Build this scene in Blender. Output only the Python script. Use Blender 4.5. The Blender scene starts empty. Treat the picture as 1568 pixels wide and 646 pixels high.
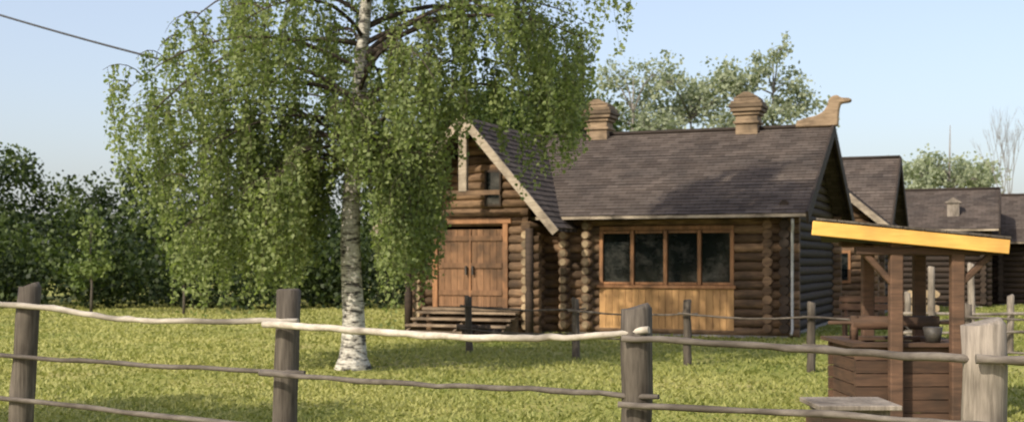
import bpy, math, random
import numpy as np
from mathutils import Vector, Matrix, Quaternion
random.seed(7); rng=np.random.default_rng(11)
S=bpy.context.scene
COL=S.collection

# ---------------------------------------------------------------- materials
def newmat(name):
    m=bpy.data.materials.new(name); m.use_nodes=True
    nt=m.node_tree; nt.nodes.clear()
    out=nt.nodes.new('ShaderNodeOutputMaterial')
    return m,nt,out
def N(nt,t,**kw):
    n=nt.nodes.new(t)
    for k,v in kw.items(): setattr(n,k,v)
    return n
def ramp(nt,fac,stops):
    r=N(nt,'ShaderNodeValToRGB')
    el=r.color_ramp.elements
    while len(el)<len(stops): el.new(0.5)
    for e,(p,c) in zip(el,stops):
        e.position=p; e.color=(c[0],c[1],c[2],1)
    nt.links.new(fac,r.inputs['Fac']); return r.outputs['Color']
def mixc(nt,fac,a,b,mode='MIX'):
    m=N(nt,'ShaderNodeMix',data_type='RGBA',blend_type=mode)
    if isinstance(fac,(int,float)): m.inputs[0].default_value=fac
    else: nt.links.new(fac,m.inputs[0])
    for i,v in ((6,a),(7,b)):
        if isinstance(v,tuple): m.inputs[i].default_value=(*v,1)
        else: nt.links.new(v,m.inputs[i])
    return m.outputs[2]
def noise(nt,scale,vec=(1,1,1),detail=4,rough=.6):
    tc=N(nt,'ShaderNodeTexCoord'); mp=N(nt,'ShaderNodeMapping'); mp.inputs['Scale'].default_value=vec
    n=N(nt,'ShaderNodeTexNoise'); n.inputs['Scale'].default_value=scale
    n.inputs['Detail'].default_value=detail; n.inputs['Roughness'].default_value=rough
    nt.links.new(tc.outputs['Object'],mp.inputs[0]); nt.links.new(mp.outputs[0],n.inputs['Vector'])
    return n.outputs['Fac']
def princ(nt,out,col,rough=.8,bump=None,bs=.3,bd=.01,spec=.3):
    p=N(nt,'ShaderNodeBsdfPrincipled')
    if isinstance(col,tuple): p.inputs['Base Color'].default_value=(*col,1)
    else: nt.links.new(col,p.inputs['Base Color'])
    p.inputs['Roughness'].default_value=rough
    p.inputs['Specular IOR Level'].default_value=spec
    if bump is not None:
        b=N(nt,'ShaderNodeBump'); b.inputs['Strength'].default_value=bs; b.inputs['Distance'].default_value=bd
        nt.links.new(bump,b.inputs['Height']); nt.links.new(b.outputs[0],p.inputs['Normal'])
    nt.links.new(p.outputs[0],out.inputs[0]); return p
def wood(name,dark,light,vec,scale=3,var=.35,rough=.8,stain=(.03,.022,.015)):
    m,nt,out=newmat(name)
    f=noise(nt,scale,vec,5,.65)
    c=ramp(nt,f,[(.3,dark),(.7,light)])
    g=N(nt,'ShaderNodeNewGeometry')
    mr=N(nt,'ShaderNodeMapRange'); mr.inputs['To Min'].default_value=1-var; mr.inputs['To Max'].default_value=1+var
    nt.links.new(g.outputs['Random Per Island'],mr.inputs[0])
    hs=N(nt,'ShaderNodeHueSaturation'); nt.links.new(mr.outputs[0],hs.inputs['Value']); nt.links.new(c,hs.inputs['Color'])
    f2=noise(nt,1.6,(1,1,1),3,.6)
    s=ramp(nt,f2,[(.46,(0,0,0)),(.68,(.7,.7,.7))])
    sp=N(nt,'ShaderNodeRGBToBW'); nt.links.new(s,sp.inputs[0])
    c2=mixc(nt,sp.outputs[0],hs.outputs[0],stain)
    princ(nt,out,c2,rough,f,.4,.01)
    return m
H=(1,1,9); V=(9,9,.8)
M_log=wood('log_wood',(.070,.042,.026),(.23,.145,.082),(1,1,6),3,.5,.85,(.035,.025,.018))
M_logend=wood('log_end_wood',(.24,.17,.10),(.42,.32,.20),(4,4,4),4,.4)
M_logdark=wood('dark_shaded_log_wood',(.018,.013,.010),(.052,.034,.023),(1,1,6),3,.35)  # darker copy of the log wood; on gable ends it carries their shade
M_door=wood('door_planks',(.13,.070,.036),(.25,.135,.07),V,3,.2)
M_panel=wood('varnished_panel',(.34,.185,.075),(.50,.29,.12),V,2,.18,.55,(.2,.11,.05))
M_frame=wood('window_frame_wood',(.20,.095,.04),(.34,.17,.08),V,3,.1,.5)
M_barge=wood('pale_bargeboard',(.24,.19,.14),(.44,.37,.28),H,3,.2)
M_bargedark=wood('dark_bargeboard',(.016,.012,.010),(.045,.032,.025),H,3,.2)
M_post=wood('weathered_post',(.045,.036,.028),(.155,.13,.105),(14,14,1.2),3,.2)
M_postpale=wood('pale_stump_wood',(.14,.118,.095),(.34,.29,.24),(14,14,1.2),3,.1)
M_railpale=wood('peeled_pole',(.27,.235,.19),(.50,.45,.38),(2,6,6),3,.2)
M_raildark=wood('grey_pole',(.07,.057,.048),(.18,.155,.13),(2,6,6),3,.2)
M_well=wood('well_boards',(.055,.032,.021),(.13,.072,.044),H,3,.3)
M_yellow=wood('fresh_pine_fascia',(.60,.33,.075),(.76,.46,.12),(1,1,8),3,.06,.6,(.45,.24,.07))
M_steps=wood('step_boards',(.15,.105,.07),(.31,.235,.16),H,3,.3)
M_chim=wood('chimney_boards',(.13,.09,.055),(.27,.195,.125),H,3,.35)

def mat_shingle():
    m,nt,out=newmat('roof_shingles')
    tc=N(nt,'ShaderNodeTexCoord')
    br=N(nt,'ShaderNodeTexBrick'); br.inputs['Scale'].default_value=1.0
    br.inputs['Brick Width'].default_value=.28; br.inputs['Row Height'].default_value=.155
    br.inputs['Mortar Size'].default_value=.006; br.inputs['Bias'].default_value=0
    br.inputs['Color1'].default_value=(.068,.056,.050,1); br.inputs['Color2'].default_value=(.115,.097,.087,1); br.inputs['Mortar'].default_value=(.04,.034,.03,1)
    nt.links.new(tc.outputs['Object'],br.inputs['Vector'])
    f=noise(nt,1.2,(1,1,1),6,.7)
    c=ramp(nt,f,[(.3,(.65,.65,.66)),(.7,(1.2,1.14,1.08))])
    c2=mixc(nt,1.0,br.outputs['Color'],c,'MULTIPLY')
    f3=noise(nt,25,(1,1,1),3,.6)
    princ(nt,out,c2,.95,f3,.5,.01,.12); return m
M_roof=mat_shingle()

def mat_leaf(name,dark,light,trans=.35):
    m,nt,out=newmat(name)
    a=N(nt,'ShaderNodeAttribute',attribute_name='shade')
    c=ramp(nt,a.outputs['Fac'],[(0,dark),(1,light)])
    d=N(nt,'ShaderNodeBsdfPrincipled'); d.inputs['Roughness'].default_value=.55; d.inputs['Specular IOR Level'].default_value=.25
    nt.links.new(c,d.inputs['Base Color'])
    t=N(nt,'ShaderNodeBsdfTranslucent'); tcx=mixc(nt,1.0,c,(1.1,1.25,.6),'MULTIPLY'); nt.links.new(tcx,t.inputs['Color'])
    mx=N(nt,'ShaderNodeMixShader'); mx.inputs[0].default_value=trans
    nt.links.new(d.outputs[0],mx.inputs[1]); nt.links.new(t.outputs[0],mx.inputs[2]); nt.links.new(mx.outputs[0],out.inputs[0])
    return m
M_birchleaf=mat_leaf('birch_leaves',(.12,.16,.055),(.30,.34,.14),.45)
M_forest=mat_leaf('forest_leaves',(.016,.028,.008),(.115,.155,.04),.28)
M_darkleaf=mat_leaf('dark_leaves',(.03,.05,.016),(.09,.13,.036),.3)
M_farleaf=mat_leaf('hazy_far_leaves',(.20,.23,.15),(.36,.39,.27),.35)  # distance haze is mixed into these pale leaf colours
M_sapleaf=mat_leaf('sapling_leaves',(.08,.12,.03),(.19,.23,.07),.3)
M_grassblade=mat_leaf('grass_blades',(.16,.185,.045),(.38,.365,.13),.3)

def mat_birch():
    m,nt,out=newmat('birch_bark')
    f=noise(nt,2.6,(1.6,1.6,5),5,.7)
    f2=noise(nt,9,(1,1,7),3,.6)
    c=ramp(nt,f,[(.40,(.045,.04,.036)),(.48,(.42,.39,.34)),(.62,(.62,.59,.53))])
    l=ramp(nt,f2,[(.36,(.22,.2,.18)),(.48,(1,1,1))])
    c2=mixc(nt,1.0,c,l,'MULTIPLY')
    princ(nt,out,c2,.75,f,.4,.02); return m
M_birch=mat_birch()
def mat_simple(name,a,b,scale=4,rough=.85):
    m,nt,out=newmat(name); f=noise(nt,scale,(1,1,1),5,.65)
    princ(nt,out,ramp(nt,f,[(.3,a),(.7,b)]),rough,f,.4,.02); return m
M_bark=mat_simple('grey_bark',(.05,.042,.035),(.13,.11,.09),9)
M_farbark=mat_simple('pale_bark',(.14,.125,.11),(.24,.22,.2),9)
M_twig=mat_simple('birch_twig',(.035,.025,.02),(.09,.07,.055),9)
M_gravel=mat_simple('gravel',(.17,.155,.14),(.30,.28,.26),12)
M_pipe=mat_simple('zinc_pipe',(.25,.25,.25),(.4,.4,.39),8,.5)
M_cable=mat_simple('cable_rubber',(.03,.03,.035),(.05,.05,.055),8,.6)
M_iron=mat_simple('iron',(.03,.028,.026),(.07,.06,.05),12,.5)
def mat_glass():
    m,nt,out=newmat('window_glass')
    f=noise(nt,2.2,(1,1,1.4),5,.7)
    princ(nt,out,ramp(nt,f,[(.5,(.006,.008,.008)),(.64,(.04,.04,.036)),(.74,(.09,.085,.075))]),.06,None,spec=.3); return m
M_glass=mat_glass()
def mat_ground():
    m,nt,out=newmat('lawn')
    f=noise(nt,.35,(1,1,1),6,.65); f2=noise(nt,5,(1,1,1),6,.75)
    a=ramp(nt,f,[(.35,(.16,.195,.045)),(.50,(.27,.275,.08)),(.66,(.39,.35,.15))])
    b=ramp(nt,f2,[(.3,(.6,.62,.55)),(.7,(1.25,1.2,1.15))])
    princ(nt,out,mixc(nt,1.0,a,b,'MULTIPLY'),.95,f2,.6,.04,.1); return m
M_ground=mat_ground()

# ---------------------------------------------------------------- mesh builder
class MB:
    def __init__(s): s.v=[]; s.f=[]
    def add(s,vs,fs):
        o=len(s.v); s.v+= [tuple(v) for v in vs]; s.f+=[tuple(i+o for i in f) for f in fs]
    def box(s,x0,x1,y0,y1,z0,z1):
        s.add([(x0,y0,z0),(x1,y0,z0),(x1,y1,z0),(x0,y1,z0),(x0,y0,z1),(x1,y0,z1),(x1,y1,z1),(x0,y1,z1)],
              [(0,3,2,1),(4,5,6,7),(0,1,5,4),(1,2,6,5),(2,3,7,6),(3,0,4,7)])
    def beam(s,p0,p1,w,h,up=(0,0,1)):
        p0=Vector(p0);p1=Vector(p1);d=(p1-p0).normalized();u=Vector(up)
        side=d.cross(u)
        if side.length<1e-4: side=d.cross(Vector((0,1,0)))
        side.normalize(); u=side.cross(d).normalized()
        vs=[]
        for p in (p0,p1):
            for a,b in((-1,-1),(1,-1),(1,1),(-1,1)): vs.append(p+side*a*w/2+u*b*h/2)
        s.add(vs,[(0,3,2,1),(4,5,6,7),(0,1,5,4),(1,2,6,5),(2,3,7,6),(3,0,4,7)])
    def tube(s,pts,rs,n=8,jit=0,cap=True):
        pts=[Vector(p) for p in pts]; vs=[];fs=[]
        ref=Vector((0,0,1))
        d0=(pts[-1]-pts[0]).normalized()
        if abs(d0.z)>.8: ref=Vector((1,0,0))
        m=len(pts)
        for i,p in enumerate(pts):
            d=(pts[min(i+1,m-1)]-pts[max(i-1,0)]).normalized()
            a=d.cross(ref).normalized(); b=a.cross(d)
            for k in range(n):
                t=2*math.pi*k/n; r=rs[i]*(1+random.uniform(-jit,jit))
                vs.append(p+a*math.cos(t)*r+b*math.sin(t)*r)
        for i in range(m-1):
            for k in range(n):
                k2=(k+1)%n
                fs.append((i*n+k,i*n+k2,(i+1)*n+k2,(i+1)*n+k))
        if cap:
            fs.append(tuple(range(n))); fs.append(tuple((m-1)*n+k for k in reversed(range(n))))
        s.add(vs,fs)
    def log(s,p0,p1,r,n=10):
        p0=Vector(p0);p1=Vector(p1); k=max(2,int((p1-p0).length/1.2)+1)
        pts=[p0.lerp(p1,i/(k-1)) for i in range(k)]
        s.tube(pts,[r*random.uniform(.93,1.05) for _ in pts],n)
    def prism(s,poly,axis_off):
        off=Vector(axis_off); n=len(poly)
        vs=[Vector(p) for p in poly]+[Vector(p)+off for p in poly]
        fs=[tuple(range(n)),tuple(reversed(range(n,2*n)))]+[(i,i+n,(i+1)%n+n,(i+1)%n) for i in range(n)]
        s.add(vs,fs)
    def obj(s,name,mat,parent=None,smooth=False,bevel=0):
        me=bpy.data.meshes.new(name); me.from_pydata(s.v,[],s.f); me.materials.append(mat)
        import bmesh
        bm=bmesh.new(); bm.from_mesh(me); bmesh.ops.recalc_face_normals(bm,faces=bm.faces); bm.to_mesh(me); bm.free()
        if smooth:
            for p in me.polygons: p.use_smooth=len(p.vertices)==4
        o=bpy.data.objects.new(name,me); COL.objects.link(o)
        if parent: o.parent=parent
        if bevel:
            b=o.modifiers.new('bevel','BEVEL'); b.width=bevel; b.segments=1; b.limit_method='ANGLE'
        return o
def empty(name,loc=(0,0,0),rz=0):
    e=bpy.data.objects.new(name,None); COL.objects.link(e); e.location=loc; e.rotation_euler=(0,0,rz); e.empty_display_size=.3; return e

def leaves(name,P,size,mat,shade,parent=None,flat=0.0,aspect=.8):
    P=np.asarray(P,float); n=len(P)
    a=rng.normal(size=(n,3)); a/=np.linalg.norm(a,axis=1)[:,None]
    a[:,2]-=flat; a/=np.linalg.norm(a,axis=1)[:,None]
    b=rng.normal(size=(n,3)); b-=a*(a*b).sum(1)[:,None]; b/=np.linalg.norm(b,axis=1)[:,None]
    sz=(size*rng.uniform(.65,1.35,n))[:,None]
    V=np.empty((n,4,3)); V[:,0]=P-a*sz*.5; V[:,1]=P+b*sz*.5*aspect-a*sz*.1; V[:,2]=P+a*sz*.5; V[:,3]=P-b*sz*.5*aspect-a*sz*.1
    me=bpy.data.meshes.new(name)
    me.vertices.add(n*4); me.vertices.foreach_set('co',V.ravel())
    me.loops.add(n*4); me.loops.foreach_set('vertex_index',np.arange(n*4,dtype=np.int32))
    me.polygons.add(n); me.polygons.foreach_set('loop_start',np.arange(0,n*4,4,dtype=np.int32))
    me.update(calc_edges=True)
    at=me.attributes.new('shade','FLOAT','POINT'); at.data.foreach_set('value',np.repeat(np.clip(shade,0,1),4).astype(np.float32))
    me.materials.append(mat)
    o=bpy.data.objects.new(name,me); COL.objects.link(o)
    if parent: o.parent=parent
    return o

# ---------------------------------------------------------------- houses
ROT=-math.radians(21.8)
def roof_slope(mb,a0,a1,be,ze,br,zr,pa=None,n=None):
    L=math.hypot(br-be,zr-ze); n=n or int(L/.155)
    dy=(br-be)/L; dz=(zr-ze)/L; nz=abs(dy); ny=-dz*(1 if dy>0 else -1)
    for i in range(n):
        t0=i*L/n; t1=min(L,(i+1)*L/n+.05)
        segs=int((a1-a0)/.35)+1
        th=.03
        def pt(x,t,o): return (x,be+dy*t+ny*o,ze+dz*t+nz*o)
        w=[random.uniform(-.014,.014) for _ in range(segs+1)]
        for k in range(segs):
            x0=a0+(a1-a0)*k/segs; x1=a0+(a1-a0)*(k+1)/segs
            mb.add([pt(x0,t0+w[k],th),pt(x1,t0+w[k+1],th),pt(x1,t1,.008),pt(x0,t1,.008),pt(x0,t0+w[k],-.01),pt(x1,t0+w[k+1],-.01)],
                   [(0,1,2,3),(4,5,1,0)])
    d=.05
    mb.add([(a0,be-ny*0,ze-.02),(a1,be,ze-.02),(a1,br,zr-.02),(a0,br,zr-.02),(a0,be,ze-.02-d),(a1,be,ze-.02-d),(a1,br,zr-.02-d),(a0,br,zr-.02-d)],
           [(0,1,2,3),(7,6,5,4),(0,4,5,1),(1,5,6,2),(3,7,4,0)])
def house_main(root,a0,a1,depth,ze,zr,windows=None,front=.6,r=.105,wallmat=M_log):
    half=depth/2
    rf=MB(); roof_slope(rf,a0,a1,0,ze,half,zr); roof_slope(rf,a0,a1,depth,ze,half,zr)
    rf.obj('roof',M_roof,root)
    cap=MB(); cap.log((a0,half,zr+.05),(a1+.02,half,zr+.05),.05); cap.obj('ridge_log',M_bargedark,root,True)
    bb=MB()
    for a in (a0-.03,a1+.03):
        bb.beam((a,-.03,ze-.08),(a,half,zr-.06),.05,.28); bb.beam((a,depth+.03,ze-.08),(a,half,zr-.06),.05,.28)
    bb.obj('bargeboards',M_bargedark,root)  # near-black tone deepens the gable's shade by colour
    fb=MB(); fb.beam((a0,-.025,ze-.03),(a1,-.025,ze-.03),.03,.06); fb.beam((a0,depth+.025,ze-.05),(a1,depth+.025,ze-.05),.03,.11)
    fb.obj('eave_fascia',M_barge,root)
    wa0,wa1,wb0,wb1=a0+.45,a1-.5,front,depth-front
    W=MB(); nrow=int((ze+.22)/(2*r*.93)); st=2*r*.93
    zs=[.12+st*i for i in range(nrow)]
    for i,z in enumerate(zs):
        if windows:
            w0,w1,z0,z1=windows
            if z0<z<z1:
                W.log((wa0-.28,wb0,z),(w0,wb0,z),r); W.log((w1,wb0,z),(wa1+.28,wb0,z),r)
            else: W.log((wa0-.28,wb0,z),(wa1+.28,wb0,z),r)
        else: W.log((wa0-.28,wb0,z),(wa1+.28,wb0,z),r)
        W.log((wa0-.28,wb1,z),(wa1+.28,wb1,z),r)
    W.obj('log_walls_long',wallmat,root,True)
    W2=MB()
    for z in zs:
        for a in (wa0,wa1): W2.log((a,wb0-.28,z+r*.9),(a,wb1+.28,z+r*.9),r)
    z=zs[-1]+r*.9+st; 
    while z<zr-.25:
        y=(z-ze)/(zr-ze)*half+.12
        for a in (wa0,wa1): W2.log((a,y+.1,z),(a,depth-y-.1,z),r)
        z+=st
    W2.obj('log_walls_gable',M_logdark if wallmat is M_log else wallmat,root,True)  # gable logs use the dark copy, so their shade is in the colour
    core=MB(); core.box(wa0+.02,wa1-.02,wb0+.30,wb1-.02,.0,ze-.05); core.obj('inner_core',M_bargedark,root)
    pl=MB(); pl.box(wa0-.05,wa1+.05,wb0-.06,wb1+.06,-.1,.07); pl.obj('foundation',M_gravel,root)
    return zs,wa0,wa1,wb0,wb1
def wing(root,ac,hw,bf,bb_,ze,zr,wl,wr,wf,zs_top,r=.105,door=None,barge=M_barge):
    rf=MB()
    for sgn in (-1,1):
        t=MB(); roof_slope(t,bf,bb_,0,ze,hw,zr)
        vs=[(ac+sgn*(hw-v[1]),v[0],v[2]) for v in t.v]
        rf.add(vs,t.f)
    rf.obj('porch_roof',M_roof,root)
    b=MB()
    for sgn in (-1,1):
        b.beam((ac+sgn*(hw+.05),bf-.04,ze-.1),(ac-sgn*.06,bf-.04-.003*(sgn+1),zr+.04),.05,.17,(0,0,1))
    b.obj('porch_bargeboards',barge,root)
    W=MB(); st=2*r*.93; z=.12+st*0
    while z<zr-.3:
        lim=hw-(z-ze)/(zr-ze)*hw-.18 if z>ze-.1 else 99
        x0=max(wl-.25,ac-lim); x1=min(wr+.25,ac+lim)
        if z>ze-.1: x0=max(wl,x0); x1=min(wr,x1)
        if x1-x0>.2:
            if door and door[2]<z<door[3]:
                W.log((x0,wf,z),(door[0],wf,z),r); W.log((door[1],wf,z),(x1,wf,z),r)
            else: W.log((x0,wf,z),(x1,wf,z),r)
        if z<ze:
            for a in (wl,wr): W.log((a,wf-.25,z+r*.9),(a,bb_-.5,z+r*.9),r)
        z+=st
    W.obj('porch_log_walls',M_log,root,True)
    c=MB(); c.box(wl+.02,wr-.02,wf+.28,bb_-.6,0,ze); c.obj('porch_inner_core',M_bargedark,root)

root=empty('log_house',(5.93,25.0,0),ROT)
win=(-4.53,-1.57,.16,2.34)
zs,wa0,wa1,wb0,wb1=house_main(root,-8.7,0,8.1,2.56,4.70,windows=win)
door=(-8.15,-6.38,.5,2.42)
wing(root,-7.14,2.1,-1.0,4.0,2.30,4.72,-8.5,-5.9,-.2,None,door=door)
fr=MB()
w0,w1=win[0],win[1]; yb=wb0-.09
fr.box(w0,w1,yb,yb+.12,2.27,2.36)
fr.box(w0-.05,w1+.05,yb-.05,yb+.14,1.02,1.09)
nb=4
for i in range(nb+1):
    x=w0+(w1-w0)*i/nb; 
    xw=.04
    x=min(max(x,w0+xw),w1-xw)
    fr.box(x-xw,x+xw,yb-.012,yb+.108,1.095,2.265)
for i in range(nb):
    xa=w0+(w1-w0)*i/nb+.06; xb=w0+(w1-w0)*(i+1)/nb-.06
    fr.box(xa,xb,yb+.02,yb+.07,2.20,2.262); fr.box(xa,xb,yb+.02,yb+.07,1.097,1.15)
fr.obj('window_frames',M_frame,root,bevel=.006)
gl=MB()
for i in range(nb):
    xa=w0+(w1-w0)*i/nb+.05; xb=w0+(w1-w0)*(i+1)/nb-.05; t=random.uniform(-.006,.006)
    gl.add([(xa,yb+.055,1.1),(xb,yb+.055+t,1.1),(xb,yb+.058+t,2.26),(xa,yb+.058,2.26)],[(0,1,2,3)])
gl.obj('window_glass',M_glass,root)
pn=MB(); n=20
for i in range(n):
    xa=w0+(w1-w0)*i/n+.004; xb=w0+(w1-w0)*(i+1)/n-.004
    pn.box(xa,xb,yb,yb+.04+random.uniform(-.006,.004),.14,1.018)
pn.obj('panel_boards',M_panel,root)
E=MB()
for x in (-5.3,-4.78):
    for z in zs[:-1]: E.log((x,wb0-.32,z+.095),(x,wb0+.2,z+.095),.105)
for x in (-.85,):
    for z in zs[:-1]: E.log((x,wb0-.24,z+.095),(x,wb0+.2,z+.095),.1)
E.obj('cross_log_ends',M_log,root,True)
E=MB()
for x in (-5.9,-8.5):
    for z in np.arange(.12,2.1,.195): E.tube([(x,-.2-.285,z+.095),(x,-.2-.252,z+.095)],[.085,.09],10)
for x in (-5.3,-4.78): 
    for z in zs[:-1]: E.tube([(x,wb0-.345,z+.095),(x,wb0-.322,z+.095)],[.075,.08],10)
E.obj('sawn_log_ends',M_logend,root)
d=MB(); yd=-.28
for i in range(10):
    xa=door[0]+.1+(door[1]-door[0]-.2)*i/10; xb=door[0]+.1+(door[1]-door[0]-.2)*(i+1)/10
    d.box(xa+.004,xb-.004,yd,yd+.05+random.uniform(-.008,.008),.6,2.3)
for (xa,xb) in ((door[0]+.12,-7.29),(-7.24,door[1]-.12)):
    for z in (.85,1.45,2.05): d.box(xa,xb,yd-.03,yd-.002,z,z+.11)
d.obj('double_door',M_door,root)
d=MB(); d.box(door[0]-.02,door[0]+.1,yd-.05,yd+.1,.58,2.42); d.box(door[1]-.1,door[1]+.02,yd-.05,yd+.1,.58,2.42); d.box(door[0]-.1,door[1]+.1,yd-.06,yd+.1,2.424,2.54)
d.box(-7.29,-7.24,yd-.035,yd+.02,.6,2.3)
d.obj('door_frame',M_frame,root,bevel=.006)
ih=MB(); ih.box(-7.36,-7.33,yd-.09,yd-.035,1.3,1.5); ih.box(-7.20,-7.17,yd-.09,yd-.035,1.3,1.5); ih.obj('door_handles',M_iron,root)
d=MB(); d.box(-7.23,-7.05,-1.0,-.88,3.1,4.5); d.obj('gable_posts',M_barge,root)
d=MB(); d.box(-8.0,-6.28,-.98,-.86,3.02,3.12); d.obj('gable_tie_beam',M_log,root)
d=MB(); d.box(-6.86,-6.55,-.33,-.25,2.85,3.55); d.obj('attic_window',M_glass,root)
d=MB(); d.box(-6.90,-6.86,-.35,-.22,2.8,3.6); d.box(-6.55,-6.51,-.35,-.22,2.8,3.6); d.box(-6.86,-6.55,-.35,-.22,3.55,3.6);d.box(-6.86,-6.55,-.35,-.22,2.8,2.85); d.obj('attic_window_frame',M_logdark,root)
st=MB()
for i in range(4): st.box(-8.35,-6.0,-.5-.28*(i+1)+.005,-.5-.28*i,.50-.13*i-.045,.50-.13*i)
st.box(-8.35,-6.0,-.495,-.30,.52,.58)
for x in (-8.3,-7.2,-6.1): st.prism([(x,-1.55,0),(x,-.5,0),(x,-.5,.44),(x,-1.55,.06)],(.06,0,0))
st.obj('porch_steps',M_steps,root)
pp=MB()
pp.tube([(-8.62,-.62,0),(-8.62,-.62,.9),(-8.62,-.62,1.0),(-8.62,-.62,1.1),(-8.62,-.62,2.5)],[.09,.09,.06,.09,.085],10)
pp.tube([(-5.65,-.85,0),(-5.65,-.85,.9),(-5.65,-.85,1.0),(-5.65,-.85,1.1),(-5.65,-.85,2.3)],[.09,.09,.06,.09,.085],10)
pp.obj('porch_posts',M_logdark,root,True)
fn=MB(); fn.box(-7.2,-7.08,-1.07,-.95,4.66,4.91); fn.tube([(-7.14,-1.01,4.91),(-7.14,-1.01,5.0),(-7.14,-1.01,5.07),(-7.14,-1.01,5.25)],[.04,.1,.08,.01],8); fn.obj('porch_finial',M_bargedark,root)
def chimney(x,z0,name):
    c=MB(); y=4.05
    c.box(x-.26,x+.26,y-.26,y+.26,z0-.35,z0+.32)
    c.box(x-.31,x+.31,y-.31,y+.31,z0+.12,z0+.18)
    for i,(w,h0,h1) in enumerate(((.31,.325,.40),(.37,.405,.49),(.40,.495,.58),(.36,.585,.66),(.30,.665,.73))):
        c.box(x-w,x+w,y-w,y+w,z0+h0,z0+h1)
    c.prism([(x-.3,y-.3,z0+.735),(x+.3,y-.3,z0+.735),(x+.06,y-.3,z0+.87),(x-.06,y-.3,z0+.87)],(0,.6,0))
    c.obj(name,M_chim,root,bevel=.012)
chimney(-5.65,4.72,'chimney'); chimney(-1.95,4.72,'chimney_right')
k=.0172
poly=[(-52,0),(-50,-9),(-36,-13),(-25,-15),(-15,-20),(-9,-29),(-8,-36),(-3,-41),(4,-42),(8,-38),(20,-37),(23,-34),(20,-31),(8,-30),(6,-22),(5,-10),(5,0)]
fn=MB(); fn.prism([(x*k+.05,4.05-.09,4.72-y*k) for x,y in poly],(0,.18,0)); fn.obj('horse_head_ornament',M_chim,root,bevel=.03)
dp=MB(); dp.tube([(-.28,.05,2.45),(-.3,.2,2.3),(-.33,.33,2.15),(-.33,.33,.2),(-.33,.22,.1)],[.03]*5,8); dp.obj('downpipe',M_pipe,root,True)

r2=empty('log_cabin',(10.75,35.2,0),ROT)
house_main(r2,-7,0,6.2,2.6,4.75)
wing(r2,-1.85,1.95,-2.0,3.0,2.55,4.15,-3.3,-.45,-1.5,None)
d=MB()
for x in (-2.3,-1.2): d.box(x-.28,x+.28,-1.64,-1.58,1.0,1.9)
d.obj('window_frames',M_frame,r2)
d=MB()
for x in (-2.3,-1.2): d.box(x-.21,x+.21,-1.655,-1.645,1.08,1.82)
d.obj('window_glass',M_glass,r2)
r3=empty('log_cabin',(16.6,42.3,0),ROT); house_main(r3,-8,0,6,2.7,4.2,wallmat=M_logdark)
c=MB(); c.box(-1.7,-1.3,.9,1.3,3.1,3.65); c.prism([(-1.8,.85,3.65),(-1.2,.85,3.65),(-1.5,.85,3.85)],(0,.5,0)); c.obj('chimney',M_postpale,r3)
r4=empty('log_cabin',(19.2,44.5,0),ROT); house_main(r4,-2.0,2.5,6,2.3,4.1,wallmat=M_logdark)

# ---------------------------------------------------------------- front fence
fence=empty('rustic_pole_fence')
def rough_post(mb,x,y,h,r,tx=0,ty=0,n=12):
    pts=[];rs=[]
    for i in range(7):
        t=i/6; pts.append((x+tx*t+random.uniform(-.008,.008),y+ty*t,-.1+(h+.1)*t)); rs.append(r*(1.06-.1*t)*random.uniform(.96,1.04))
    pts.append((x+tx,y+ty,h+.012)); rs.append(r*.8)
    mb.tube(pts,rs,n,.06)
def pole(mb,pts,r0,r1,n=8):
    P=[Vector(p) for p in pts]; out=[]
    for i in range(len(P)-1):
        p0=P[max(i-1,0)];p1=P[i];p2=P[i+1];p3=P[min(i+2,len(P)-1)]
        for j in range(6):
            t=j/6
            out.append(.5*((2*p1)+(p2-p0)*t+(2*p0-5*p1+4*p2-p3)*t*t+(3*p1-p0-3*p2+p3)*t**3))
    out.append(P[-1])
    out=[p+Vector((0,0,random.uniform(-.006,.006))) for p in out]
    m=len(out); mb.tube(out,[(r0+(r1-r0)*i/(m-1))*random.uniform(.88,1.15) for i in range(m)],n,.08)
p=MB()
rough_post(p,-6.0,9.9,1.42,.09); rough_post(p,-3.67,9.2,1.41,.088,.09); rough_post(p,-1.58,8.5,1.40,.085,.05)
rough_post(p,.69,6.9,1.335,.088); rough_post(p,4.7,6.0,1.3,.09)
p.obj('posts',M_post,fence,True)
p=MB(); rough_post(p,2.42,6.3,1.28,.115,-.03,0,14)
p.obj('thick_corner_post',M_postpale,fence,True)
q=MB()
pole(q,[(-6.1,9.78,1.36),(-4.7,9.5,1.30),(-3.6,9.08,1.28),(-2.9,8.9,1.20),(-2.4,8.7,1.18),(-1.45,8.4,1.20)],.024,.018)
pole(q,[(-1.68,8.39,1.175),(-.9,7.9,1.155),(-.2,7.4,1.145),(.3,7.05,1.17),(.75,6.79,1.22)],.026,.018)
q.obj('top_rails',M_railpale,fence,True)
q=MB()
pole(q,[(.6,6.8,1.18),(1.3,6.65,1.15),(1.75,6.5,1.125),(2.55,6.17,1.10)],.018,.022)
pole(q,[(2.3,6.15,1.12),(3.4,6.0,1.1),(4.8,5.85,1.1)],.022,.022)
pole(q,[(-6.1,9.76,.98),(-4.8,9.4,.94),(-3.6,9.08,.90),(-2.6,8.75,.87),(-1.4,8.38,.84)],.02,.016)
pole(q,[(-1.7,8.37,.845),(-.6,7.65,.84),(.1,7.2,.86),(.8,6.77,.86)],.018,.015)
pole(q,[(.58,6.78,.815),(1.6,6.5,.80),(2.3,6.16,.79),(2.6,6.13,.78)],.016,.02)
pole(q,[(-6.1,9.76,.66),(-4.8,9.4,.62),(-3.6,9.07,.585),(-2.6,8.75,.52),(-1.4,8.37,.47)],.02,.018)
pole(q,[(-1.7,8.36,.5),(-.6,7.65,.47),(.8,6.76,.46)],.02,.018)
q.obj('lower_rails',M_raildark,fence,True)

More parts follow.
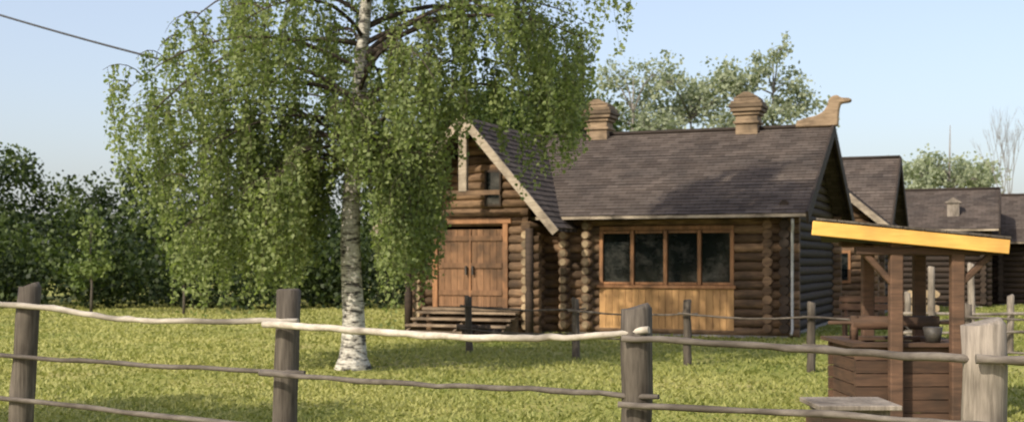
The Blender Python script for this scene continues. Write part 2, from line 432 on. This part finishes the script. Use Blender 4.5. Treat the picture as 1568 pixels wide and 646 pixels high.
bf=empty('garden_pole_fence')
p=MB(); BP=[(-.75,21.7,.98),(1.06,20.4,.98),(2.70,19.1,1.0),(4.32,17.9,1.0),(6.3,17.2,1.0),(8.3,16.6,1.0)]
for x,y,h in BP: rough_post(p,x,y,h,.062,random.uniform(-.03,.03))
p.obj('posts',M_post,bf,True)
q=MB()
for a,b in zip(BP[:-1],BP[1:]):
    for z in (.82,.42):
        zz=z+random.uniform(-.03,.03)
        pole(q,[(a[0]-.15,a[1]-.07,zz),((a[0]+b[0])/2,(a[1]+b[1])/2-.06,zz-.05),(b[0]+.15,b[1]-.07,zz)],.018,.014,6)
q.obj('rails',M_raildark,bf,True)

# ---------------------------------------------------------------- well
w=empty('covered_well')
c=MB()
for i in range(6):
    z=.0+.128*i
    c.box(3.34,4.40,12.05,12.11,z+.004,z+.122); c.box(3.34,4.40,13.05,13.11,z+.004,z+.122)
    c.box(3.37,3.43,12.115,13.045,z+.004,z+.122); c.box(4.31,4.37,12.115,13.045,z+.004,z+.122)
c.box(3.28,4.46,11.98,12.16,.772,.81); c.box(3.28,4.46,13.0,13.18,.772,.81); c.box(3.28,3.47,12.163,12.997,.772,.81); c.box(4.27,4.46,12.163,12.997,.772,.81)
c.obj('well_crib',M_well,w)
c=MB()
for x,y in ((3.69,11.93),(4.28,11.93),(3.8,13.25),(4.35,13.25)):
    c.box(x-.062,x+.062,y-.05,y+.05,-.05,1.80 if y<12.5 else 1.86)
c.box(3.3,4.7,11.875,11.875+.1,1.66,1.74) ; c.box(3.5,4.7,13.2,13.3,1.76,1.84)
c.beam((3.69,11.93,1.35),(3.37,11.93,1.70),.06,.06); c.beam((4.28,11.93,1.35),(4.6,11.93,1.66),.06,.06)
c.obj('posts',M_well,w,bevel=.01)
def slab(mb,xs,zf,zb,th,yf=11.8,yb=13.7,xb=None):
    xb=xb or xs
    mb.add([(xs[0],yf,zf[0]),(xs[1],yf,zf[1]),(xb[1],yb,zb[1]),(xb[0],yb,zb[0]),(xs[0],yf,zf[0]-th),(xs[1],yf,zf[1]-th),(xb[1],yb,zb[1]-th),(xb[0],yb,zb[0]-th)],
       [(0,1,2,3),(7,6,5,4),(0,4,5,1),(1,5,6,2),(2,6,7,3),(3,7,4,0)])
c=MB(); slab(c,(2.92,4.72),(1.96,1.79),(1.88,1.88),.07,xb=(3.42,4.9)); c.obj('canopy_deck',M_bargedark,w)
c=MB(); c.beam((2.85,11.77,1.915),(4.72,11.77,1.735),.035,.135); c.obj('front_fascia',M_yellow,w,bevel=.006)
c=MB()
for i in range(9):
    t0=i/9; t1=(i+1)/9-.006
    xa=2.88+1.86*t0; xb=2.88+1.86*t1; ya=3.42+1.5*t0; yb_=3.42+1.5*t1
    za=2.0-.18*t0; zb=2.0-.18*t1; zc=1.915+.03*t0
    slab(c,(xa,xb),(za+.012,zb+.012),(zc,zc),.022,11.745,13.8,(ya,yb_))
c.obj('roof_boards',M_post,w)
c=MB(); c.tube([(3.44,12.55,.98),(4.3,12.55,.98)],[.07,.07],12); c.tube([(3.2,12.55,.98),(4.55,12.55,.98)],[.018,.018],8)
c.beam((3.46,12.55,.8),(3.46,12.55,1.05),.06,.1,(0,1,0)); c.beam((4.28,12.55,.8),(4.28,12.55,1.05),.06,.1,(0,1,0))
c.obj('windlass',M_well,w,True)
c=MB(); c.tube([(4.55,12.55,.98),(4.55,12.4,.76),(4.7,12.4,.76)],[.015]*3,6); c.tube([(3.95,12.5,.95),(3.95,12.35,.93)],[.008,.008],5); c.obj('crank_and_chain',M_iron,w,True)
c=MB(); c.tube([(4.1,12.08,.813),(4.1,12.08,.96)],[.07,.095],14); c.obj('bucket',M_iron,w,True)

bx=empty('wooden_bin')
c=MB()
for i in range(4): c.box(2.08,2.56,8.30,8.34,.0+.14*i,.13+.14*i); c.box(2.08,2.11,8.345,8.75,.0+.14*i,.13+.14*i); c.box(2.53,2.56,8.345,8.75,.0+.14*i,.13+.14*i)
c.box(2.08,2.56,8.752,8.78,0,.55)
c.obj('sides',M_well,bx)
c=MB()
for i in range(4): c.box(2.04,2.60,8.25+.14*i,8.385+.14*i,.605,.64)
c.box(2.1,2.54,8.32,8.76,.562,.603)
c.obj('lid',M_postpale,bx,bevel=.006)

rl=empty('timber_railing')
c=MB()
for x,y,h in ((7.1,21,1.5),(7.85,21.2,1.55),(8.6,21.4,1.0),(9.4,21.6,1.0),(7.5,23.5,1.0)): rough_post(c,x,y,h,.06)
c.obj('posts',M_postpale,rl,True)
c=MB(); pole(c,[(6.6,20.95,.72),(8,21.15,.7),(9.6,21.55,.7)],.025,.025); pole(c,[(6.6,20.95,.4),(8,21.15,.38),(9.6,21.55,.4)],.025,.025); c.obj('rails',M_postpale,rl,True)
bn=empty('wooden_bench',(7.4,25.4,0),ROT)
c=MB(); c.box(-.7,.7,-.2,-.04,.42,.46); c.box(-.7,.7,-.03,.13,.42,.46); c.box(-.7,.7,.16,.19,.6,.72); c.box(-.7,.7,.16,.19,.76,.88)
for x in (-.6,.54): c.box(x,x+.06,-.18,-.12,0,.42); c.box(x,x+.06,.195,.25,0,.9); c.box(x,x+.06,-.115,.19,.36,.415)
c.obj('bench_body',M_well,bn)
fw=MB()
for i in range(7):
    for j in range(4-(i%2)):
        x=7.9+.17*j+.085*(i%2); fw.tube([(x,24.6,.08+.145*i),(x+.15,25.1,.08+.145*i)],[.075,.07],8,.08)
fw.obj('firewood_stack',M_logend)
sw=MB()
for i in range(14):
    a=random.uniform(0,6.28); x=-.62+random.uniform(-.22,.22)*(1-.25*(i//5)); z=.06+.1*(i//5)
    sw.log((x,24.7,z),(x+.38*math.cos(a),24.7+.3*math.sin(a),z+.05),.055,7)
sw.obj('split_logs',M_bargedark,None,True)

cb=empty('power_line')
c=MB(); A=Vector((-17.5,31,9.3)); B=Vector((-1.2,26.9,4.6)); pts=[]
for i in range(25):
    t=i/24; q_=A.lerp(B,t); q_.z-=4*.35*t*(1-t); pts.append(q_)
c.tube(pts,[.028]*25,6); c.obj('cable',M_cable,cb,True)
c=MB(); c.tube([(-17.5,31,-.2),(-17.5,31,9.6)],[.15,.11],12); c.beam((-18.1,31,9.3),(-16.9,31,9.3),.1,.1); c.obj('utility_pole',M_post,cb,True)

# ---------------------------------------------------------------- ground
gm=MB(); gm.add([(-400,-60,0),(400,-60,0),(400,700,0),(-400,700,0)],[(0,1,2,3)]); gm.obj('ground',M_ground)
pa=MB(); pa.add([(7.6,15.6,.004),(30,17,.004),(30,20.5,.004),(12,20.2,.004),(8.2,19.4,.004)],[(0,1,2,3,4)]); pa.obj('gravel_path',M_gravel)
n=170000
D=11.0+ (rng.random(n)**1.5)*34
X=rng.uniform(-.5,.5,n)*D*1.0
dens=np.sin(X*1.3+D*.7)+np.sin(X*.41-D*1.1)+.8*np.sin(X*3.1+2*np.sin(D*1.3))+rng.normal(size=n)*.8
sh=.56+.12*dens+rng.normal(size=n)*.15-.035*np.clip(X,-6,8)  # blades darken to the right: greener turf plus painted-in shadow
keep=~((X>7.4)&(D>15.4)&(D<20.6)) & (rng.random(n)<.75+.15*dens)
X,D,sh=X[keep],D[keep],sh[keep]; n=len(X)
hgt=rng.uniform(.015,.042,n)*(1+.3*np.sin(X*2.1)*np.sin(D*1.7)); hgt*=1+.02*D
th=rng.uniform(0,6.28,n); wd=.008+.0009*D
Vv=np.zeros((n,3,3)); lean=rng.normal(size=(n,2))*.03
Vv[:,0]=np.c_[X-np.cos(th)*wd,D-np.sin(th)*wd,np.zeros(n)]; Vv[:,1]=np.c_[X+np.cos(th)*wd,D+np.sin(th)*wd,np.zeros(n)]; Vv[:,2]=np.c_[X+lean[:,0],D+lean[:,1],hgt]
me=bpy.data.meshes.new('grass'); me.vertices.add(n*3); me.vertices.foreach_set('co',Vv.ravel()); me.loops.add(n*3); me.loops.foreach_set('vertex_index',np.arange(n*3,dtype=np.int32))
me.polygons.add(n); me.polygons.foreach_set('loop_start',np.arange(0,n*3,3,dtype=np.int32)); me.update(calc_edges=True)
at=me.attributes.new('shade','FLOAT','POINT'); at.data.foreach_set('value',np.repeat(np.clip(sh,0,1),3).astype(np.float32)); me.materials.append(M_grassblade)
COL.objects.link(bpy.data.objects.new('grass',me))

# ---------------------------------------------------------------- birch
birch=empty('birch_tree')
TX,TY=-2.36,18.4
def trunk(z):
    return Vector((TX+ np.interp(z,[0,1.5,3,5,8,12.4],[0,-.03,-.02,.19,.3,.2])+.02*math.sin(z*2.3),TY+.05*math.sin(z*.9),z))
zz=[0,.08,.2,.4,.8,1.3,1.9,2.5,3.1,3.8,4.6,5.5,6.5,7.6,9,10.5,12.4]
rr=[.30,.25,.205,.18,.165,.155,.145,.13,.118,.11,.095,.085,.07,.06,.045,.03,.01]
t=MB(); t.tube([trunk(z)+Vector((0,0,-.05 if z==0 else 0)) for z in zz],rr,16,.04); t.obj('trunk',M_birch,birch,True)
limbs=MB(); twigs=MB(); leafP=[]; leafS=[]
zx=[-7,-6.3,-5.9,-5.5,-5.07,-4.69,-3.7,-2.90,-2.72,-2.05,-1.85,-1.3,-1.02,-.85,-.3,-.05,.15,.5,.85,1.15,1.3,2.1,2.5]
zm=[20,9,3.5,2.6,1.75,1.3,1.2,1.4,2.9,2.9,1.35,1.45,1.9,3.4,3.8,3.0,2.3,2.6,3.2,3.6,4.5,5.1,7]
jobs=[]
nl=54
for i in range(nl): jobs.append((2.75+(i/nl)**1.15*9.3,i*2.399+random.uniform(-.3,.3),None))
for az,z0,L in ((2.9,3.0,2.6),(3.3,3.3,2.9),(2.6,3.1,2.3),(3.7,2.9,2.2),(4.1,3.2,2.0),(3.1,4.0,3.4),(2.3,3.6,2.2),(3.5,3.6,2.4),(2.8,3.4,1.7),(3.25,4.8,3.5),
    (5.5,3.0,1.3),(-.2,2.9,1.2),(.4,3.2,1.3),(-.9,3.3,1.6),(.9,3.1,1.5),(.6,3.2,1.5),(-.35,3.6,1.9),(.2,3.9,2.8),(-.7,4.3,2.8),(.35,4.4,3.1),(-.1,4.6,3.2),(.1,4.8,3.4),(-.2,5.6,4.0),(.25,6.3,4.4),(0,6.9,4.6),(-.4,6.0,3.9),(.1,6.0,4.3)): jobs.append((z0,az,L))
for (z0,az,LL) in jobs:
    ca,sa=math.cos(az),math.sin(az)
    low=LL is not None and (ca<0 or z0<3.7)
    base=3.4+ (1.1*ca+.5 if ca>0 else 0)
    base*=1-.35*abs(sa)
    L=LL or base*np.interp(z0,[2.7,4.5,6,8,10,12.2],[.85,1.0,1.0,.85,.6,.3])*random.uniform(.85,1.1)
    if LL is None and ca>0 and z0<4.0: L*=.72
    p=trunk(z0); el=random.uniform(.6,1.0) if not low else random.uniform(.2,.55); pts=[p.copy()]; st_=L/11
    azz=az
    for k in range(12):
        el-=.10+.03*random.random(); azz+=random.uniform(-.12,.12)
        p=p+Vector((math.cos(azz)*math.cos(el),math.sin(azz)*math.cos(el),math.sin(el)))*st_*1.1
        if p.z<np.interp(p.x,zx,zm)+.35 and k>3: break
        pts.append(p.copy())
    K=len(pts)-1
    if K<2: continue
    r0=.014+.008*L
    limbs.tube(pts,[r0*(1-.93*k/K)**1.2+.003 for k in range(K+1)],6)
    for s in range(int(9*K/12)+1):
        ti=random.uniform(min(2.2,K*.4),K); k=min(int(ti),K-1); q=pts[k].lerp(pts[k+1],ti-k)
        a2=azz+random.choice((-1,1))*random.uniform(.3,1.3); l2=random.uniform(.4,1.15)*(1.1-.04*ti)
        e2=random.uniform(-.1,.7); sp=[q.copy()]
        for m in range(5):
            q=q+Vector((math.cos(a2)*math.cos(e2),math.sin(a2)*math.cos(e2),math.sin(e2)))*l2/5; e2-=.3; sp.append(q.copy())
        if np.interp(sp[-1].x,zx,zm)>sp[-1].z: continue
        twigs.tube(sp,[.010,.008,.006,.005,.004,.003],4,cap=False)
        shb=random.uniform(.2,.85)
        for h in range(5):
            tt=random.uniform(.3,5); kk=int(min(tt,4)); q0=sp[kk].lerp(sp[kk+1],tt-kk)
            hl=random.uniform(.35,1.4); 
            if z0<5.5: hl*=1.25
            if low: hl*=1.35
            dx,dy=random.uniform(-.2,.2),random.uniform(-.2,.2)
            nn=int(hl*44)
            us=np.sort(rng.random(nn)); 
            Pp=np.c_[q0.x+dx*us**.6+rng.normal(size=nn)*.045,q0.y+dy*us**.6+rng.normal(size=nn)*.045,q0.z-hl*us+rng.normal(size=nn)*.02]
            lim=np.interp(Pp[:,0],zx,zm)+rng.normal()*.3
            ok=Pp[:,2]>lim
            if ok.sum()>3:
                zend=Pp[ok][:,2].min()
                twigs.tube([q0,Vector((q0.x+dx,q0.y+dy,max(zend,q0.z-hl)))],[.003,.0015],3,cap=False)
            leafP.append(Pp[ok]); leafS.append(np.full(ok.sum(),shb)+rng.normal(size=ok.sum())*.18)
limbs.obj('limbs',M_twig,birch,True); twigs.obj('twigs',M_twig,birch)
LP=np.vstack(leafP); LS=np.concatenate(leafS)
print('birch leaves',len(LP))
leaves('leaves',LP,.062,M_birchleaf,LS,birch,.35)

# ---------------------------------------------------------------- other trees
def leafy_tree(name,x,y,h,blobs,count,size,mat,tr=.15,bark=M_bark,base_sh=.5,spread=.33):
    e=empty(name,(x,y,0)); m=MB()
    m.tube([(0,0,-.1),(.03,0,h*.3),(-.03,.05,h*.6),(0,0,h*.95)],[tr,tr*.8,tr*.5,tr*.12],8,.05)
    P=[];Sx=[]
    vol=sum(b[3]*b[3]*b[4] for b in blobs)
    for b in blobs:
        c=Vector((b[0],b[1],b[2])); z0=max(h*.2,min(b[2]-b[3]*.6,h*.8))
        m.tube([(0,0,z0),(b[0]*.5,b[1]*.5,z0+(b[2]-z0)*.7),c],[tr*.35,tr*.22,tr*.06],5)
        sub=13
        for s in range(sub):
            d=rng.normal(size=3); d/=np.linalg.norm(d); d*=rng.random()**.3
            sc=np.array([b[0]+d[0]*b[3],b[1]+d[1]*b[3],b[2]+d[2]*b[4]])
            m.tube([c,Vector(sc)],[tr*.08,tr*.03],4,cap=False)
            k=int(count*b[3]*b[3]*b[4]/vol/sub); 
            P.append(sc+rng.normal(size=(k,3))*np.array([b[3],b[3],b[4]])*spread*rng.uniform(.6,1.2)); Sx.append(np.full(k,base_sh+rng.normal()*.2)+rng.normal(size=k)*.15)
    m.obj('trunk_and_limbs',bark,e,True)
    leaves('foliage',np.vstack(P),size,mat,np.concatenate(Sx),e)
    return e
def rb(n,rx,z0,z1,r):
    return [(random.uniform(-rx,rx),random.uniform(-rx,rx)*.7,random.uniform(z0,z1),r*random.uniform(.7,1.2),r*random.uniform(.6,1)) for _ in range(n)]
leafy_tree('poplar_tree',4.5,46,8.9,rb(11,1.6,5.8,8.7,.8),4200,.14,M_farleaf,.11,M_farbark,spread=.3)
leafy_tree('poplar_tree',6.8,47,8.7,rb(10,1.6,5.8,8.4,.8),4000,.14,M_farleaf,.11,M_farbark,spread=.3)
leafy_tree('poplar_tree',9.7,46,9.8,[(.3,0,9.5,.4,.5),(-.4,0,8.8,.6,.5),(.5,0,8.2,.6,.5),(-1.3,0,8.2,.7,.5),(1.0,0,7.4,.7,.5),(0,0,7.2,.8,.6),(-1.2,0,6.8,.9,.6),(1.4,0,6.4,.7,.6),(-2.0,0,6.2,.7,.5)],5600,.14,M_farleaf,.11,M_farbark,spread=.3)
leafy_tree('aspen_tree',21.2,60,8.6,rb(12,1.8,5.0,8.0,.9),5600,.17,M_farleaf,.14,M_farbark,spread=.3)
leafy_tree('maple_tree',.7,38.5,7.2,rb(15,1.7,4.7,6.6,1.05),14000,.15,M_darkleaf,.2)
leafy_tree('maple_tree',-1.9,37.5,6.2,rb(9,1.6,3.2,5.6,1.1),9000,.16,M_darkleaf,.2)
leafy_tree('garden_sapling',-12.9,38,2.9,[(0,0,2.4,.35,.6),(.15,0,1.6,.45,.5),(-.2,0,1.2,.4,.4)],900,.13,M_sapleaf,.05)
leafy_tree('garden_sapling',-9.8,37,2.4,[(0,0,1.9,.35,.5),(.15,0,1.2,.4,.4)],700,.13,M_sapleaf,.05)
leafy_tree('shade_tree',-8.1,7.9,6.2,rb(9,1.2,3.6,5.6,.9),9000,.13,M_darkleaf,.14)  # unseen tree left of frame, added to cast shade on the near lawn
bt=MB()
def grow(p,d,l,r,dep):
    q=p+d*l; bt.tube([p,p.lerp(q,.5)+Vector((random.uniform(-.05,.05)*l,0,0)),q],[r,r*.85,r*.65],5,cap=False)
    if dep==0: return
    for _ in range(3):
        nd=(d+Vector((random.uniform(-.35,.35),random.uniform(-.35,.35),random.uniform(0,.5)))).normalized(); grow(q,nd,l*random.uniform(.6,.85),r*.55,dep-1)
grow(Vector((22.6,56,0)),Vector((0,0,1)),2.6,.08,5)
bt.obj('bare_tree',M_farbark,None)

def mass(name,clumps,per,size,mat,sigma=.42):
    P=[];Sx=[]
    for (x,y,z,r,rz,s) in clumps:
        k=int(per*r*r); d=rng.normal(size=(k,3)); d/=np.linalg.norm(d,axis=1)[:,None]; d*=(rng.random(k)**.33)[:,None]
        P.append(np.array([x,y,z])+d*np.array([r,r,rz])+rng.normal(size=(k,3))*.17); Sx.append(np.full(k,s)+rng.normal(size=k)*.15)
    P=np.vstack(P); Sx=np.concatenate(Sx); ok=P[:,2]>0.02
    return leaves(name,P[ok],size,mat,Sx[ok])
cl=[]
x=-32
while x<6:
    for row,(y0,hh) in enumerate(((42,2.2),(46,3.5),(52,5.3))):
        xx=x+random.uniform(-.6,.6)
        ht=hh*(1+.09*math.sin(xx*.9+row)+.08*math.sin(xx*2.3))*(1.0 if xx<-13 else .93)
        z=.5
        while z<ht:
            r=random.uniform(.55,1.2)
            cl.append((xx+random.uniform(-.6,.6),y0+random.uniform(-1,1)*(1.3),min(z,ht-r*.5),r,r*.85,max(0,random.uniform(-.2,.85)*(0.15+.85*z/ht))))  # tone rises with height: shaded foot and lit top painted into the leaves
            z+=.8
    x+=1.05
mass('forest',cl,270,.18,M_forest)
cl=[]
for i in range(90):
    xx=-60+i*1.9; cl+= [(xx,95+random.uniform(-4,4),1.5,2.2,2,.4),(xx+1,97,3.4+random.uniform(-.8,.8),1.9,1.6,.6)]
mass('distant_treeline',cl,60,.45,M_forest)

# ---------------------------------------------------------------- light
sd=Vector((-.66,-.75,0)).normalized(); EL=math.radians(37)
tosun=Vector((sd.x*math.cos(EL),sd.y*math.cos(EL),math.sin(EL)))
sl=bpy.data.lights.new('sun','SUN'); sl.energy=5.0; sl.angle=math.radians(.5); sl.color=(1,.91,.75)
so=bpy.data.objects.new('sun',sl); COL.objects.link(so); so.rotation_euler=(-tosun).to_track_quat('-Z','Y').to_euler()
wd_=bpy.data.worlds.new('World'); S.world=wd_; wd_.use_nodes=True; nt=wd_.node_tree
bg=nt.nodes['Background']; sk=nt.nodes.new('ShaderNodeTexSky'); sk.sky_type='NISHITA'; sk.sun_disc=False
sk.sun_elevation=EL; sk.sun_rotation=math.atan2(sd.x,sd.y); sk.air_density=1.0; sk.dust_density=3; sk.ozone_density=1.2
hz=nt.nodes.new('ShaderNodeMix'); hz.data_type='RGBA'; hz.blend_type='ADD'; hz.inputs[0].default_value=1; hz.inputs[7].default_value=(1.8,1.78,2.0,1)
nt.links.new(sk.outputs[0],hz.inputs[6]); nt.links.new(hz.outputs[2],bg.inputs[0]); bg.inputs[1].default_value=.15
cam=bpy.data.cameras.new('camera'); co=bpy.data.objects.new('camera',cam); COL.objects.link(co)
co.location=(0,0,1.6); co.rotation_euler=(math.radians(90),0,0)
cam.sensor_width=36; cam.lens=43.6; cam.shift_y=.049; cam.clip_end=2000
cam.dof.use_dof=True; cam.dof.focus_distance=3.0; cam.dof.aperture_fstop=8.5
S.camera=co
S.view_settings.view_transform='Standard'; S.view_settings.look='None'; S.view_settings.exposure=0
